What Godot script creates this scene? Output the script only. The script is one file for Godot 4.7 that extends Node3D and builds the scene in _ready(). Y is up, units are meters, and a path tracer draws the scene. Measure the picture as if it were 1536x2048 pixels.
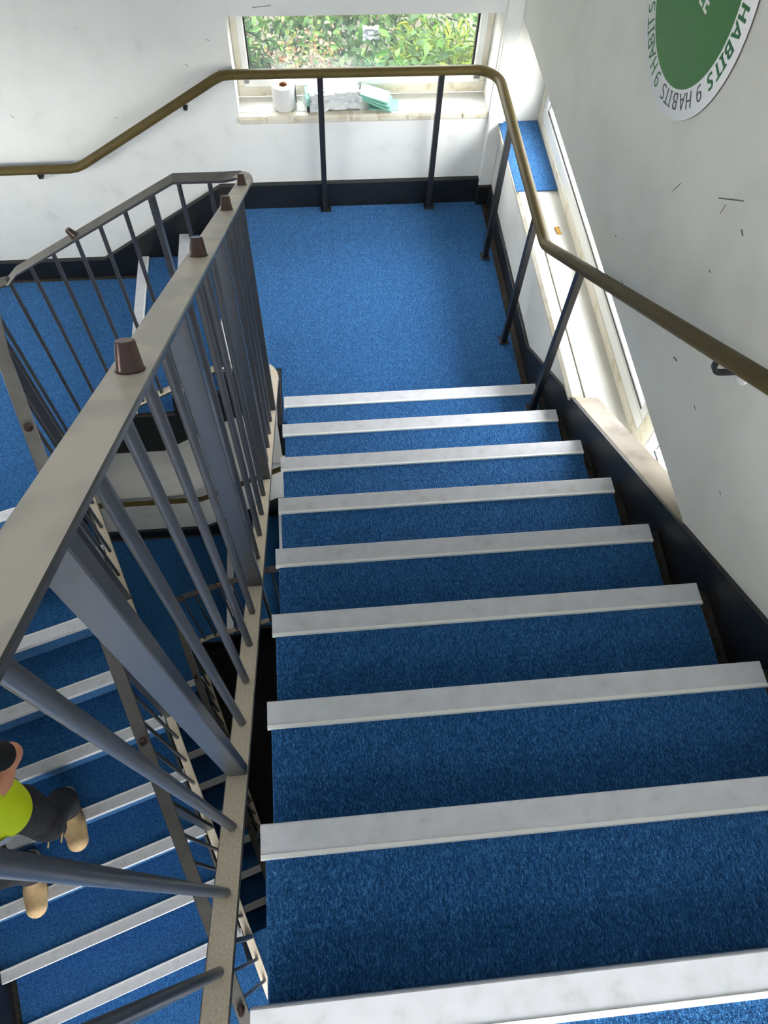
extends Node3D
# A carpeted concrete stair seen from its upper floor: main flight, landing with two windows, short winder, lower flight.
# Frame: x right, y up, +z back towards the camera; the main landing is at y = 0.

const TH := 0.29670597        # the lower flight is turned 17 degrees
const RISE := 0.175
const GO := 0.2745
const STOREY := 3.525
var M := {}
var taken := {}
var smooth_id := 0

# ---------------------------------------------------------------- naming
func numbered(called: String) -> String:
	if not taken.has(called):
		taken[called] = 0
		return called
	taken[called] += 1
	return "%s_%03d" % [called, taken[called]]

func thing(called: String, label: String, category: String, at := Vector3.ZERO, group := "") -> Node3D:
	var o := Node3D.new()
	o.name = numbered(called)
	add_child(o)
	o.position = at
	tag(o, label, category, group)
	return o

func tag(o: Node, label: String, category: String, group := "") -> void:
	o.set_meta("label", label)
	o.set_meta("category", category)
	if group != "":
		o.set_meta("group", group)

func obj(called: String, pairs: Array, parent: Node = null, label := "") -> MeshInstance3D:
	var o := MeshInstance3D.new()
	var mesh := ArrayMesh.new()
	for k in range(0, pairs.size(), 2):
		var st: SurfaceTool = pairs[k]
		st.generate_normals()
		st.commit(mesh)
		mesh.surface_set_material(mesh.get_surface_count() - 1, pairs[k + 1])
	o.mesh = mesh
	if parent == null:
		o.name = numbered(called)
		add_child(o)
	else:
		o.name = called
		parent.add_child(o, true)
	if label != "":
		o.set_meta("label", label)
	return o

func shared(called: String, mesh: Mesh, parent: Node, t := Transform3D()) -> MeshInstance3D:
	var o := MeshInstance3D.new()
	o.mesh = mesh
	o.name = called
	parent.add_child(o, true)
	o.transform = t
	return o

func struct(called: String, pairs: Array) -> MeshInstance3D:
	var o := obj(called, pairs)
	o.set_meta("kind", "structure")
	return o

func S() -> SurfaceTool:
	var st := SurfaceTool.new()
	st.begin(Mesh.PRIMITIVE_TRIANGLES)
	st.set_smooth_group(-1)
	return st

# ---------------------------------------------------------------- shapes
func face(st: SurfaceTool, pts: Array, outward: Vector3) -> void:
	var n: Vector3 = (pts[1] - pts[0]).cross(pts[2] - pts[0])
	var flip := n.dot(outward) > 0.0
	for k in range(1, pts.size() - 1):
		st.add_vertex(pts[0])
		if flip:
			st.add_vertex(pts[k + 1]); st.add_vertex(pts[k])
		else:
			st.add_vertex(pts[k]); st.add_vertex(pts[k + 1])

func box(st: SurfaceTool, lo: Vector3, hi: Vector3, ch := 0.0, t := Transform3D()) -> void:
	var c := (lo + hi) * 0.5
	var h := (hi - lo) * 0.5
	ch = minf(ch, minf(h.x, minf(h.y, h.z)) * 0.9)
	var q := func(sx: float, sy: float, sz: float, ax: int) -> Vector3:
		var v := Vector3(sx * (h.x - (0.0 if ax == 0 else ch)), sy * (h.y - (0.0 if ax == 1 else ch)), sz * (h.z - (0.0 if ax == 2 else ch)))
		return t * (c + v)
	var b := t.basis
	for s in [-1.0, 1.0]:
		face(st, [q.call(s, -1, -1, 0), q.call(s, 1, -1, 0), q.call(s, 1, 1, 0), q.call(s, -1, 1, 0)], b * Vector3(s, 0, 0))
		face(st, [q.call(-1, s, -1, 1), q.call(1, s, -1, 1), q.call(1, s, 1, 1), q.call(-1, s, 1, 1)], b * Vector3(0, s, 0))
		face(st, [q.call(-1, -1, s, 2), q.call(1, -1, s, 2), q.call(1, 1, s, 2), q.call(-1, 1, s, 2)], b * Vector3(0, 0, s))
	if ch <= 0.0:
		return
	for s in [-1.0, 1.0]:
		for r in [-1.0, 1.0]:
			face(st, [q.call(-1, s, r, 1), q.call(1, s, r, 1), q.call(1, s, r, 2), q.call(-1, s, r, 2)], b * Vector3(0, s, r))
			face(st, [q.call(s, -1, r, 0), q.call(s, 1, r, 0), q.call(s, 1, r, 2), q.call(s, -1, r, 2)], b * Vector3(s, 0, r))
			face(st, [q.call(s, r, -1, 0), q.call(s, r, 1, 0), q.call(s, r, 1, 1), q.call(s, r, -1, 1)], b * Vector3(s, r, 0))
			for w in [-1.0, 1.0]:
				face(st, [q.call(s, r, w, 0), q.call(s, r, w, 1), q.call(s, r, w, 2)], b * Vector3(s, r, w))

# extrude a polygon given by 2D points; u, v span its plane, n is the extrusion direction
func prism(st: SurfaceTool, poly: PackedVector2Array, o: Vector3, u: Vector3, v: Vector3, n: Vector3, depth: float) -> void:
	var idx := Geometry2D.triangulate_polygon(poly)
	var P := func(p: Vector2, d: float) -> Vector3: return o + u * p.x + v * p.y + n * d
	for k in range(0, idx.size(), 3):
		face(st, [P.call(poly[idx[k]], 0.0), P.call(poly[idx[k + 1]], 0.0), P.call(poly[idx[k + 2]], 0.0)], -n)
		face(st, [P.call(poly[idx[k]], depth), P.call(poly[idx[k + 1]], depth), P.call(poly[idx[k + 2]], depth)], n)
	var cw := Geometry2D.is_polygon_clockwise(poly)
	for k in poly.size():
		var a := poly[k]
		var b := poly[(k + 1) % poly.size()]
		var e := (b - a)
		var out2 := Vector2(e.y, -e.x) * (-1.0 if cw else 1.0)
		face(st, [P.call(a, 0.0), P.call(b, 0.0), P.call(b, depth), P.call(a, depth)], u * out2.x + v * out2.y)

# sweep a profile (x = sideways, y = up) along points, upright; sts[k] is the tool for the k-th profile edge
func sweep(sts: Array, path: Array, prof: Array, smooth := false, caps := true) -> void:
	var rings := []
	var frames := []
	for i in path.size():
		var t0: Vector3 = (path[i] - path[maxi(i - 1, 0)]).normalized()
		var t1: Vector3 = (path[mini(i + 1, path.size() - 1)] - path[i]).normalized()
		if i == 0: t0 = t1
		if i == path.size() - 1: t1 = t0
		var t := (t0 + t1).normalized()
		var side := Vector3(t.z, 0, -t.x)
		if side.length() < 0.001:
			side = Vector3.RIGHT
		side = -side.normalized()
		var k := 1.0 / maxf(0.5, t.dot(t1))
		var up := side.cross(t).normalized()
		var h0 := Vector2(t0.x, t0.z).normalized()
		var h1 := Vector2(t1.x, t1.z).normalized()
		var bend := absf(h0.angle_to(h1))
		var ks := k if bend > 0.02 else 1.0
		var ku := k if bend <= 0.02 else 1.0
		var ring := []
		for p in prof:
			ring.append(path[i] + side * p.x * ks + up * p.y * ku)
		rings.append(ring)
		frames.append([side, up, t])
	smooth_id += 1
	var n := prof.size()
	for i in path.size() - 1:
		for j in n:
			var st: SurfaceTool = sts[j % sts.size()]
			st.set_smooth_group(smooth_id if smooth else -1)
			var a: Vector2 = prof[j]
			var b: Vector2 = prof[(j + 1) % n]
			var m := (a + b) * 0.5
			var e := b - a
			var o2 := Vector2(e.y, -e.x)
			if o2.dot(m) < 0.0: o2 = -o2
			var out: Vector3 = frames[i][0] * o2.x + frames[i][1] * o2.y
			face(st, [rings[i][j], rings[i + 1][j], rings[i + 1][(j + 1) % n]], out)
			face(st, [rings[i][j], rings[i + 1][(j + 1) % n], rings[i][(j + 1) % n]], out)
	if caps:
		var st: SurfaceTool = sts[0]
		st.set_smooth_group(-1)
		face(st, rings[0], -frames[0][2])
		face(st, rings[-1], frames[-1][2])
	for st in sts:
		st.set_smooth_group(-1)

func circle(r: float, n: int, ry := -1.0) -> Array:
	var a := []
	for k in n:
		a.append(Vector2(cos(TAU * k / n) * r, sin(TAU * k / n) * (r if ry < 0 else ry)))
	return a

func tube(st: SurfaceTool, path: Array, r: float, n := 10) -> void:
	sweep([st], path, circle(r, n), true)

# lathe: profile of (radius, height) turned round the axis of t
func lathe(st: SurfaceTool, prof: Array, n: int, t := Transform3D(), smooth := true) -> void:
	smooth_id += 1
	var base := smooth_id
	for j in prof.size() - 1:
		var a: Vector2 = prof[j]
		var b: Vector2 = prof[j + 1]
		st.set_smooth_group(base if smooth else -1)
		for k in n:
			var f0 := TAU * k / n
			var f1 := TAU * (k + 1) / n
			var e := b - a
			var mid := (f0 + f1) * 0.5
			var out := t.basis * Vector3(e.y * cos(mid), -e.x, e.y * sin(mid))
			var p := [Vector3(a.x * cos(f0), a.y, a.x * sin(f0)), Vector3(a.x * cos(f1), a.y, a.x * sin(f1)), Vector3(b.x * cos(f1), b.y, b.x * sin(f1)), Vector3(b.x * cos(f0), b.y, b.x * sin(f0))]
			if a.x < 0.00001:
				face(st, [t * p[0], t * p[2], t * p[3]], out)
			elif b.x < 0.00001:
				face(st, [t * p[0], t * p[1], t * p[2]], out)
			else:
				face(st, [t * p[0], t * p[1], t * p[2], t * p[3]], out)
		if (j + 2) < prof.size():
			var e2: Vector2 = prof[j + 2] - prof[j + 1]
			if absf((b - a).angle_to(e2)) > 0.7:
				smooth_id += 1
				base = smooth_id
	smooth_id += 1
	st.set_smooth_group(-1)

func arc(c: Vector3, a: Vector3, b: Vector3, n: int) -> Array:
	# points on the circle round c from a to b (horizontal), both ends included
	var out := []
	var va := a - c
	var vb := b - c
	var w := va.signed_angle_to(vb, Vector3.UP)
	for k in n + 1:
		out.append(c + va.rotated(Vector3.UP, w * k / n))
	return out

# ---------------------------------------------------------------- materials
func mat(c: Color, rough := 0.6, metal := 0.0, spec := 0.5) -> StandardMaterial3D:
	var m := StandardMaterial3D.new()
	m.albedo_color = c
	m.roughness = rough
	m.metallic = metal
	m.metallic_specular = spec
	return m

func grunge(w: int, freq: float, sd: int, ramp: Array, octaves := 4, warp := 0.0) -> ImageTexture:
	# ramp: [pos, Color, pos, Color, ...]
	var n := FastNoiseLite.new()
	n.seed = sd
	n.noise_type = FastNoiseLite.TYPE_SIMPLEX_SMOOTH
	n.frequency = freq
	n.fractal_octaves = octaves
	if warp > 0.0:
		n.domain_warp_enabled = true
		n.domain_warp_amplitude = warp
		n.domain_warp_frequency = freq * 0.7
	var im := n.get_seamless_image(w, w)
	im.convert(Image.FORMAT_L8)
	var src := im.get_data()
	var g := Gradient.new()
	g.offsets = PackedFloat32Array()
	var offs := PackedFloat32Array()
	var cols := PackedColorArray()
	for k in range(0, ramp.size(), 2):
		offs.append(ramp[k]); cols.append(ramp[k + 1])
	g.offsets = offs
	g.colors = cols
	var lut := PackedByteArray()
	for k in 256:
		var c := g.sample(k / 255.0)
		lut.append(int(c.r * 255)); lut.append(int(c.g * 255)); lut.append(int(c.b * 255))
	var out := PackedByteArray()
	out.resize(w * w * 3)
	for i in w * w:
		var v := src[i] * 3
		out[i * 3] = lut[v]; out[i * 3 + 1] = lut[v + 1]; out[i * 3 + 2] = lut[v + 2]
	return ImageTexture.create_from_image(Image.create_from_data(w, w, false, Image.FORMAT_RGB8, out))

func carpet_texture(w: int) -> Array:
	var rng := RandomNumberGenerator.new()
	rng.seed = 77
	# loops in rows: short streaks along the pile direction, plus speckle
	var h := PackedFloat32Array()
	h.resize(w * w)
	for x in w:
		var v := rng.randf()
		var left := 0
		for y in w:
			if left <= 0:
				v = rng.randf()
				left = rng.randi_range(1, 7)
			left -= 1
			h[y * w + x] = v
	var out := PackedByteArray()
	out.resize(w * w * 3)
	var bump := PackedByteArray()
	bump.resize(w * w)
	var dark := Color(0.10, 0.21, 0.325)
	var mid := Color(0.195, 0.385, 0.58)
	var light := Color(0.53, 0.71, 0.89)
	for y in w:
		for x in w:
			var a := h[y * w + x]
			var b := h[y * w + (x + 1) % w]
			var c := h[y * w + (x + w - 1) % w]
			var s := a * 0.58 + (b + c) * 0.08 + rng.randf() * 0.46
			var col := dark.lerp(mid, clampf(s / 0.62, 0, 1)) if s < 0.62 else mid.lerp(light, clampf((s - 0.62) / 0.5, 0, 1))
			var i := (y * w + x) * 3
			out[i] = int(col.r * 255); out[i + 1] = int(col.g * 255); out[i + 2] = int(col.b * 255)
			bump[y * w + x] = int(clampf(s * 0.7 + rng.randf() * 0.3, 0, 1) * 255)
	var nim := Image.create_from_data(w, w, false, Image.FORMAT_L8, bump)
	nim.convert(Image.FORMAT_RGBA8)
	nim.bump_map_to_normal_map(3.0)
	return [ImageTexture.create_from_image(Image.create_from_data(w, w, false, Image.FORMAT_RGB8, out)), ImageTexture.create_from_image(nim)]

func tri(m: StandardMaterial3D, tex: Texture2D, per_metre: float, world := true) -> StandardMaterial3D:
	m.albedo_texture = tex
	m.uv1_triplanar = true
	m.uv1_world_triplanar = world
	m.uv1_scale = Vector3.ONE * per_metre
	m.uv1_triplanar_sharpness = 8.0
	return m

func make_materials() -> void:
	var ct := carpet_texture(512)
	var c := tri(mat(Color.WHITE, 0.95, 0.0, 0.2), ct[0], 1.8)
	c.albedo_color = Color(0.78, 0.93, 1.0)
	c.rim_enabled = true
	c.rim = 0.55
	c.rim_tint = 1.0
	c.normal_enabled = true
	c.normal_texture = ct[1]
	c.normal_scale = 1.2
	M.carpet = c
	var cl := c.duplicate()
	cl.uv1_world_triplanar = false
	M.carpet_turned = cl
	var white_dirt := grunge(512, 0.012, 3, [0.0, Color(0.90, 0.897, 0.885), 0.25, Color(0.945, 0.945, 0.935), 0.5, Color(0.957, 0.957, 0.947), 1.0, Color(0.965, 0.965, 0.955)], 5, 30.0)
	M.wall = tri(mat(Color(0.93, 0.93, 0.92), 0.65), white_dirt, 0.7)
	var grey_dirt := grunge(512, 0.01, 9, [0.0, Color(0.92, 0.915, 0.905), 0.5, Color(0.955, 0.955, 0.945), 1.0, Color(0.97, 0.97, 0.96)], 4)
	M.grey_wall = tri(mat(Color(0.91, 0.905, 0.88), 0.55), grey_dirt, 0.6)
	M.upvc = mat(Color(0.88, 0.88, 0.86), 0.35)
	M.cream = tri(mat(Color(0.86, 0.84, 0.78), 0.4), grunge(256, 0.02, 5, [0.0, Color(0.80, 0.74, 0.62), 0.35, Color(0.96, 0.95, 0.92), 1.0, Color(1, 1, 1)], 4), 1.6)
	M.sill = tri(mat(Color(0.86, 0.855, 0.84), 0.45), white_dirt, 1.3)
	M.gasket = mat(Color(0.05, 0.05, 0.055), 0.6)
	M.gasket_grey = mat(Color(0.40, 0.40, 0.41), 0.6)
	M.black = tri(mat(Color(0.13, 0.13, 0.14), 0.42), grunge(256, 0.03, 21, [0.0, Color(1, 1, 1), 0.6, Color(0.75, 0.75, 0.75), 0.86, Color(0.7, 0.7, 0.7), 1.0, Color(0.95, 0.92, 0.85)], 4), 2.0)
	M.black_post = mat(Color(0.12, 0.12, 0.13), 0.4)
	M.edge_dirt = tri(mat(Color(0.27, 0.25, 0.225), 0.9), grunge(256, 0.05, 31, [0.0, Color(0.4, 0.38, 0.36), 0.6, Color(0.85, 0.83, 0.8), 1.0, Color(1, 1, 1)], 4), 3.0)
	M.concrete = tri(mat(Color(0.36, 0.35, 0.34), 0.9), grunge(256, 0.03, 33, [0.0, Color(0.7, 0.7, 0.7), 1.0, Color(1, 1, 1)], 4), 2.0)
	var scuff := grunge(512, 0.016, 41, [0.0, Color(0.84, 0.838, 0.835), 0.25, Color(0.90, 0.90, 0.90), 0.55, Color(0.92, 0.92, 0.925), 1.0, Color(0.945, 0.945, 0.955)], 5, 20.0)
	M.nosing = tri(mat(Color(0.93, 0.93, 0.94), 0.42, 0.06), scuff, 2.2)
	M.nosing_edge = mat(Color(0.97, 0.97, 0.95), 0.4)
	M.paint = tri(mat(Color(0.255, 0.262, 0.285), 0.32), grunge(256, 0.04, 51, [0.0, Color(0.78, 0.77, 0.76), 0.3, Color(0.9, 0.9, 0.9), 0.8, Color(0.92, 0.92, 0.93), 1.0, Color(1, 1, 1)], 4), 3.0, false)
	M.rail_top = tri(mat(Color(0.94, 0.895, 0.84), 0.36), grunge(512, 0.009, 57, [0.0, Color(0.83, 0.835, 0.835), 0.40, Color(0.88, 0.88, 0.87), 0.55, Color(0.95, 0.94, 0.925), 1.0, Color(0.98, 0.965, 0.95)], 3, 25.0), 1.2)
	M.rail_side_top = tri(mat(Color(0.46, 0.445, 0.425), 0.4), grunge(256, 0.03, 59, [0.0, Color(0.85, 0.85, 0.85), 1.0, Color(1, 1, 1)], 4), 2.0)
	M.rail_dust = tri(mat(Color(0.90, 0.84, 0.76), 0.7), grunge(256, 0.08, 58, [0.0, Color(0.82, 0.81, 0.79), 0.5, Color(0.9, 0.9, 0.88), 1.0, Color(0.97, 0.97, 0.96)], 4), 7.0)
	M.stud = mat(Color(0.40, 0.33, 0.31), 0.22, 0.9)
	M.bolt = mat(Color(0.6, 0.57, 0.52), 0.4, 0.5)
	M.olive = tri(mat(Color(0.345, 0.295, 0.145), 0.5, 0.0, 0.35), grunge(256, 0.03, 61, [0.0, Color(0.88, 0.87, 0.84), 0.5, Color(0.95, 0.95, 0.93), 1.0, Color(1, 1, 1)], 4), 2.0)
	M.plate = mat(Color(0.85, 0.85, 0.83), 0.5)
	var g := StandardMaterial3D.new()
	g.transparency = BaseMaterial3D.TRANSPARENCY_ALPHA
	g.albedo_color = Color(1, 1, 1, 0.04)
	g.roughness = 0.02
	M.glass = g
	M.sign_white = mat(Color(0.90, 0.90, 0.90), 0.45)
	M.sign_green = mat(Color(0.11, 0.43, 0.17), 0.45)
	M.sign_edge = mat(Color(0.25, 0.23, 0.22), 0.6)
	M.letter_green = mat(Color(0.07, 0.40, 0.22), 0.5)
	M.letter_black = mat(Color(0.20, 0.20, 0.20), 0.5)
	M.scuff = mat(Color(0.40, 0.39, 0.385), 0.8)
	M.ceiling = mat(Color(0.9, 0.9, 0.89), 0.8)
	M.soil = mat(Color(0.20, 0.20, 0.13), 0.95)

# ---------------------------------------------------------------- stairs
var tread_kit := {}

func make_tread_meshes(key: String, x0: float, x1: float, xb0: float, xb1: float, go: float, rise: float, carpet: Material) -> void:
	# local frame: the nosing's front edge is z = 0, the tread runs towards +z (up-stair side), top at y = 0
	var carp := S()
	box(carp, Vector3(x0, -0.010, 0.056), Vector3(x1, 0.0, go + 0.012), 0.003)
	box(carp, Vector3(x0, -rise + 0.002, 0.010), Vector3(x1, -0.028, 0.018), 0.002)     # carpet on the riser
	var slab := S()
	box(slab, Vector3(xb0, -0.045, 0.018), Vector3(xb1, -0.0101, go + 0.05), 0.002)
	box(slab, Vector3(xb0, -rise - 0.03, 0.0185), Vector3(xb1, -0.045, 0.05), 0.0)
	var mesh := ArrayMesh.new()
	for pair in [[carp, carpet], [slab, M.edge_dirt]]:
		pair[0].generate_normals()
		pair[0].commit(mesh)
		mesh.surface_set_material(mesh.get_surface_count() - 1, pair[1])
	var alu := S()
	var prof := PackedVector2Array([Vector2(0.0, 0.002), Vector2(0.002, 0.004), Vector2(0.053, 0.004), Vector2(0.053, -0.004), Vector2(0.006, -0.004), Vector2(0.006, -0.030), Vector2(0.0, -0.030)])
	prism(alu, prof, Vector3(x0 - 0.008, 0, 0), Vector3.BACK, Vector3.UP, Vector3.RIGHT, x1 - x0 + 0.012)
	var edge := S()
	prism(edge, PackedVector2Array([Vector2(0.0531, -0.004), Vector2(0.0531, 0.0058), Vector2(0.0605, 0.0058), Vector2(0.0625, 0.002), Vector2(0.0625, -0.004)]), Vector3(x0 - 0.008, 0, 0), Vector3.BACK, Vector3.UP, Vector3.RIGHT, x1 - x0 + 0.012)
	var nos := ArrayMesh.new()
	for pair in [[alu, M.nosing], [edge, M.nosing_edge]]:
		pair[0].generate_normals()
		pair[0].commit(nos)
		nos.surface_set_material(nos.get_surface_count() - 1, pair[1])
	tread_kit[key] = [mesh, nos]

func add_step(parent: Node, key: String, at: Transform3D) -> void:
	var t := shared("tread", tread_kit[key][0], parent, at)
	shared("nosing_strip", tread_kit[key][1], t)

func main_flight(dy: float, label: String) -> void:
	var f := thing("stair_flight", label, "stairs", Vector3(0, dy, 0))
	for k in range(1, 10):
		add_step(f, "main", Transform3D(Basis(), Vector3(0, k * RISE, (k - 1) * GO)))
	var st := S()   # black wall string on the right
	var y := func(z: float) -> float: return 0.2855 + 0.6225 * z
	prism(st, PackedVector2Array([Vector2(-0.28, 0.0), Vector2(-0.28, y.call(-0.28)), Vector2(2.35, y.call(2.35)), Vector2(2.35, 1.2), Vector2(0.25, -0.18), Vector2(-0.02, -0.18), Vector2(-0.02, 0.0)]), Vector3(1.1905, 0, 0), Vector3.BACK, Vector3.UP, Vector3.RIGHT, 0.0142)
	obj("wall_string", [st, M.black], f)
	st = S()        # inner string under the treads
	prism(st, PackedVector2Array([Vector2(0.06, -0.22), Vector2(0.06, -0.08), Vector2(2.3, 1.345), Vector2(2.3, 1.10), Vector2(0.25, -0.22)]), Vector3(0.03, 0, 0), Vector3.BACK, Vector3.UP, Vector3.RIGHT, 0.012)
	obj("inner_string", [st, M.black], f)

func winder_flight(dy: float, label: String) -> void:
	var f := thing("stair_flight", label, "stairs", Vector3(0, dy, 0))
	# nosings run along z; local +z of a step points to +x
	for k in 3:
		add_step(f, "winder" if k > 0 else "winder_edge", Transform3D(Basis(Vector3.UP, PI / 2), Vector3(-0.315 - 0.27 * k, -0.155 * k, 0)))
	var st := S()   # deep black string that closes the inner side, with the landing fascias at both ends
	prism(st, PackedVector2Array([Vector2(-0.045, -0.012), Vector2(-0.315, -0.012), Vector2(-0.33, -0.167), Vector2(-0.585, -0.167), Vector2(-0.60, -0.322), Vector2(-0.855, -0.322), Vector2(-0.87, -0.477), Vector2(-1.16, -0.477), Vector2(-1.16, -0.65), Vector2(-0.73, -0.65), Vector2(-0.33, -0.39), Vector2(-0.045, -0.26)]), Vector3(0, 0, -0.308), Vector3.RIGHT, Vector3.UP, Vector3.BACK, 0.014)
	obj("inner_string", [st, M.black], f)

func lower_flight(dy: float, label: String) -> void:
	var f := thing("stair_flight", label, "stairs", Vector3(0, -0.465 + dy, 0))
	f.rotation.y = TH
	for k in 9:
		add_step(f, "lower" if k > 0 else "lower_edge", Transform3D(Basis(Vector3.UP, PI), Vector3(0, -0.165 * k, -0.237 + 0.2725 * k)))
	for x in [-2.262, -1.072]:
		var st := S()
		var lift := 0.12 if x < -2.0 else -0.03
		prism(st, PackedVector2Array([Vector2(-0.26, -0.2), Vector2(-0.26, lift + 0.012), Vector2(1.943, lift - 1.31), Vector2(2.05, lift - 1.31), Vector2(2.05, -1.49), Vector2(1.75, -1.49)]), Vector3(x, 0, 0), Vector3.BACK, Vector3.UP, Vector3.RIGHT, 0.012)
		obj("wall_string" if x < -2.0 else "inner_string", [st, M.black], f)

# ---------------------------------------------------------------- balustrade
func PS(p: float, s: float) -> Vector3:
	return Vector3(cos(TH) * p + sin(TH) * s, 0, -sin(TH) * p + cos(TH) * s)

func at_y(v: Vector3, y: float) -> Vector3:
	return Vector3(v.x, y, v.z)

func top_main(z: float) -> float: return 1.283 + 0.63 * z
func bot_main(z: float) -> float: return maxf(0.174 + 0.641 * z, 0.022)
func top_wind(x: float) -> float: return 1.085 if x > -0.32 else maxf(1.085 - 0.574 * (-0.32 - x), 0.625)
func bot_wind(x: float) -> float: return 0.022 if x > -0.315 else maxf(0.022 - 0.574 * (-0.315 - x), -0.443)
func top_low(s: float) -> float: return minf(0.625, 0.612 - 0.601 * (s + 0.24))
func bot_low(s: float) -> float: return minf(-0.443, -0.447 - 0.601 * (s + 0.24))

const RX := -0.052
const RZ := -0.325
const RP := -1.023

func rail_path(top: bool) -> Array:
	var p := []
	var ym := func(z: float) -> float: return top_main(z) if top else bot_main(z)
	for z in [2.40, 1.2, 0.4, 0.0, -0.15]:
		p.append(Vector3(RX, ym.call(z), z))
	var a1 := arc(Vector3(RX - 0.09, 0, RZ + 0.09), Vector3(RX, 0, RZ + 0.09), Vector3(RX - 0.09, 0, RZ), 9)
	var ya: float = ym.call(RZ + 0.09)
	var yb: float = 1.085 if top else 0.022
	for k in a1.size():
		p.append(at_y(a1[k], lerpf(ya, yb, smoothstep(0.0, 1.0, k / 9.0))))
	for x in [-0.29, -0.32, -0.35, -0.7, -1.03]:
		p.append(Vector3(x, top_wind(x) if top else bot_wind(x), RZ))
	# corner 2: from -x to (sin, cos)
	var corner := Vector3((RP + sin(TH) * RZ) / cos(TH), 0, RZ)
	var d2 := Vector3(sin(TH), 0, cos(TH))
	var r := 0.065
	var tl := r * tan((PI - acos(sin(TH))) * 0.5)
	var A := corner + Vector3(tl, 0, 0)
	var B := corner + d2 * tl
	var cen := A + Vector3(0, 0, r)
	var yc: float = 0.625 if top else -0.443
	for q in arc(cen, A, B, 12):
		p.append(at_y(q, yc))
	var wd := Vector3(sin(TH), 0, cos(TH))
	for s in [-0.27, -0.22, 0.6, 1.4, 2.3]:
		if s > B.dot(wd) + 0.02:
			p.append(at_y(PS(RP, s), top_low(s) if top else bot_low(s)))
	return p

func bar_pair(b: Node, at: Vector3, y0: float, y1: float, post: bool, turn: float) -> void:
	var st := S()
	if post:
		box(st, Vector3(-0.020, y0, -0.011), Vector3(0.020, y1, 0.011), 0.0018, Transform3D(Basis(Vector3.UP, turn), at))
		obj("post", [st, M.paint], b)
	else:
		tube(st, [at_y(at, y0), at_y(at, y1)], 0.0088, 12)
		obj("baluster", [st, M.paint], b)

func balustrade(dy: float, label: String) -> void:
	var b := thing("balustrade", label, "balustrade", Vector3(0, dy, 0))
	for top in [true, false]:
		var w := 0.027 if top else 0.0225
		var t := 0.010 if top else 0.012
		var c := 0.002
		var flat := S()
		var flat2 := S()
		var side := S()
		# profile: top edge first, then round
		var prof := [Vector2(-w + c, 0), Vector2(w - c, 0), Vector2(w, -c), Vector2(w, -t + c), Vector2(w - c, -t), Vector2(-w + c, -t), Vector2(-w, -t + c), Vector2(-w, -c)]
		var path := rail_path(top)
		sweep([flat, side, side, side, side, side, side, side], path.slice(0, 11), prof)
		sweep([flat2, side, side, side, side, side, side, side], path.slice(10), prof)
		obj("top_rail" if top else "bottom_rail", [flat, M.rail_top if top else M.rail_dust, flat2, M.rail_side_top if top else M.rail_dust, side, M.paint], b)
	for k in range(-1, 20):
		var z := 2.146 - 0.1125 * k
		bar_pair(b, Vector3(RX, 0, z), bot_main(z), top_main(z) - 0.011, k in [3, 8, 13, 18], 0.0)
	var xs := [-0.19, -0.302, -0.413, -0.525, -0.636, -0.744, -0.855, -0.966, -1.078]
	for k in xs.size():
		bar_pair(b, Vector3(xs[k], 0, RZ), bot_wind(xs[k]), top_wind(xs[k]) - 0.011, k == 2, PI / 2)
	for k in 25:
		var s := -0.53 + 0.1125 * k
		bar_pair(b, PS(RP, s), bot_low(s), top_low(s) - 0.011, k in [2, 7, 12, 17, 22], TH)
	# studs against sliding
	var spots := []
	for z in [2.05, 1.507, 0.935, 0.401, -0.102]:
		spots.append(Transform3D(Basis(Vector3.RIGHT, -atan(0.63)), Vector3(RX, top_main(z), z)))
	spots.append(Transform3D(Basis(Vector3.BACK, atan(0.574)), Vector3(-0.745, top_wind(-0.745), RZ)))
	for s in [0.003, 1.146, 2.2]:
		spots.append(Transform3D(Basis(Vector3.UP, TH) * Basis(Vector3.RIGHT, atan(0.601)), at_y(PS(RP, s), top_low(s))))
	var mesh: ArrayMesh = null
	for t in spots:
		if mesh == null:
			var st := S()
			lathe(st, [Vector2(0.0175, -0.002), Vector2(0.0175, 0.002), Vector2(0.0162, 0.0035), Vector2(0.0115, 0.034), Vector2(0.0105, 0.0352), Vector2(0.0, 0.0354)], 20)
			mesh = obj("rail_stud", [st, M.stud], b).mesh
			b.get_node("rail_stud").transform = t
		else:
			shared("rail_stud", mesh, b, t)

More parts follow.
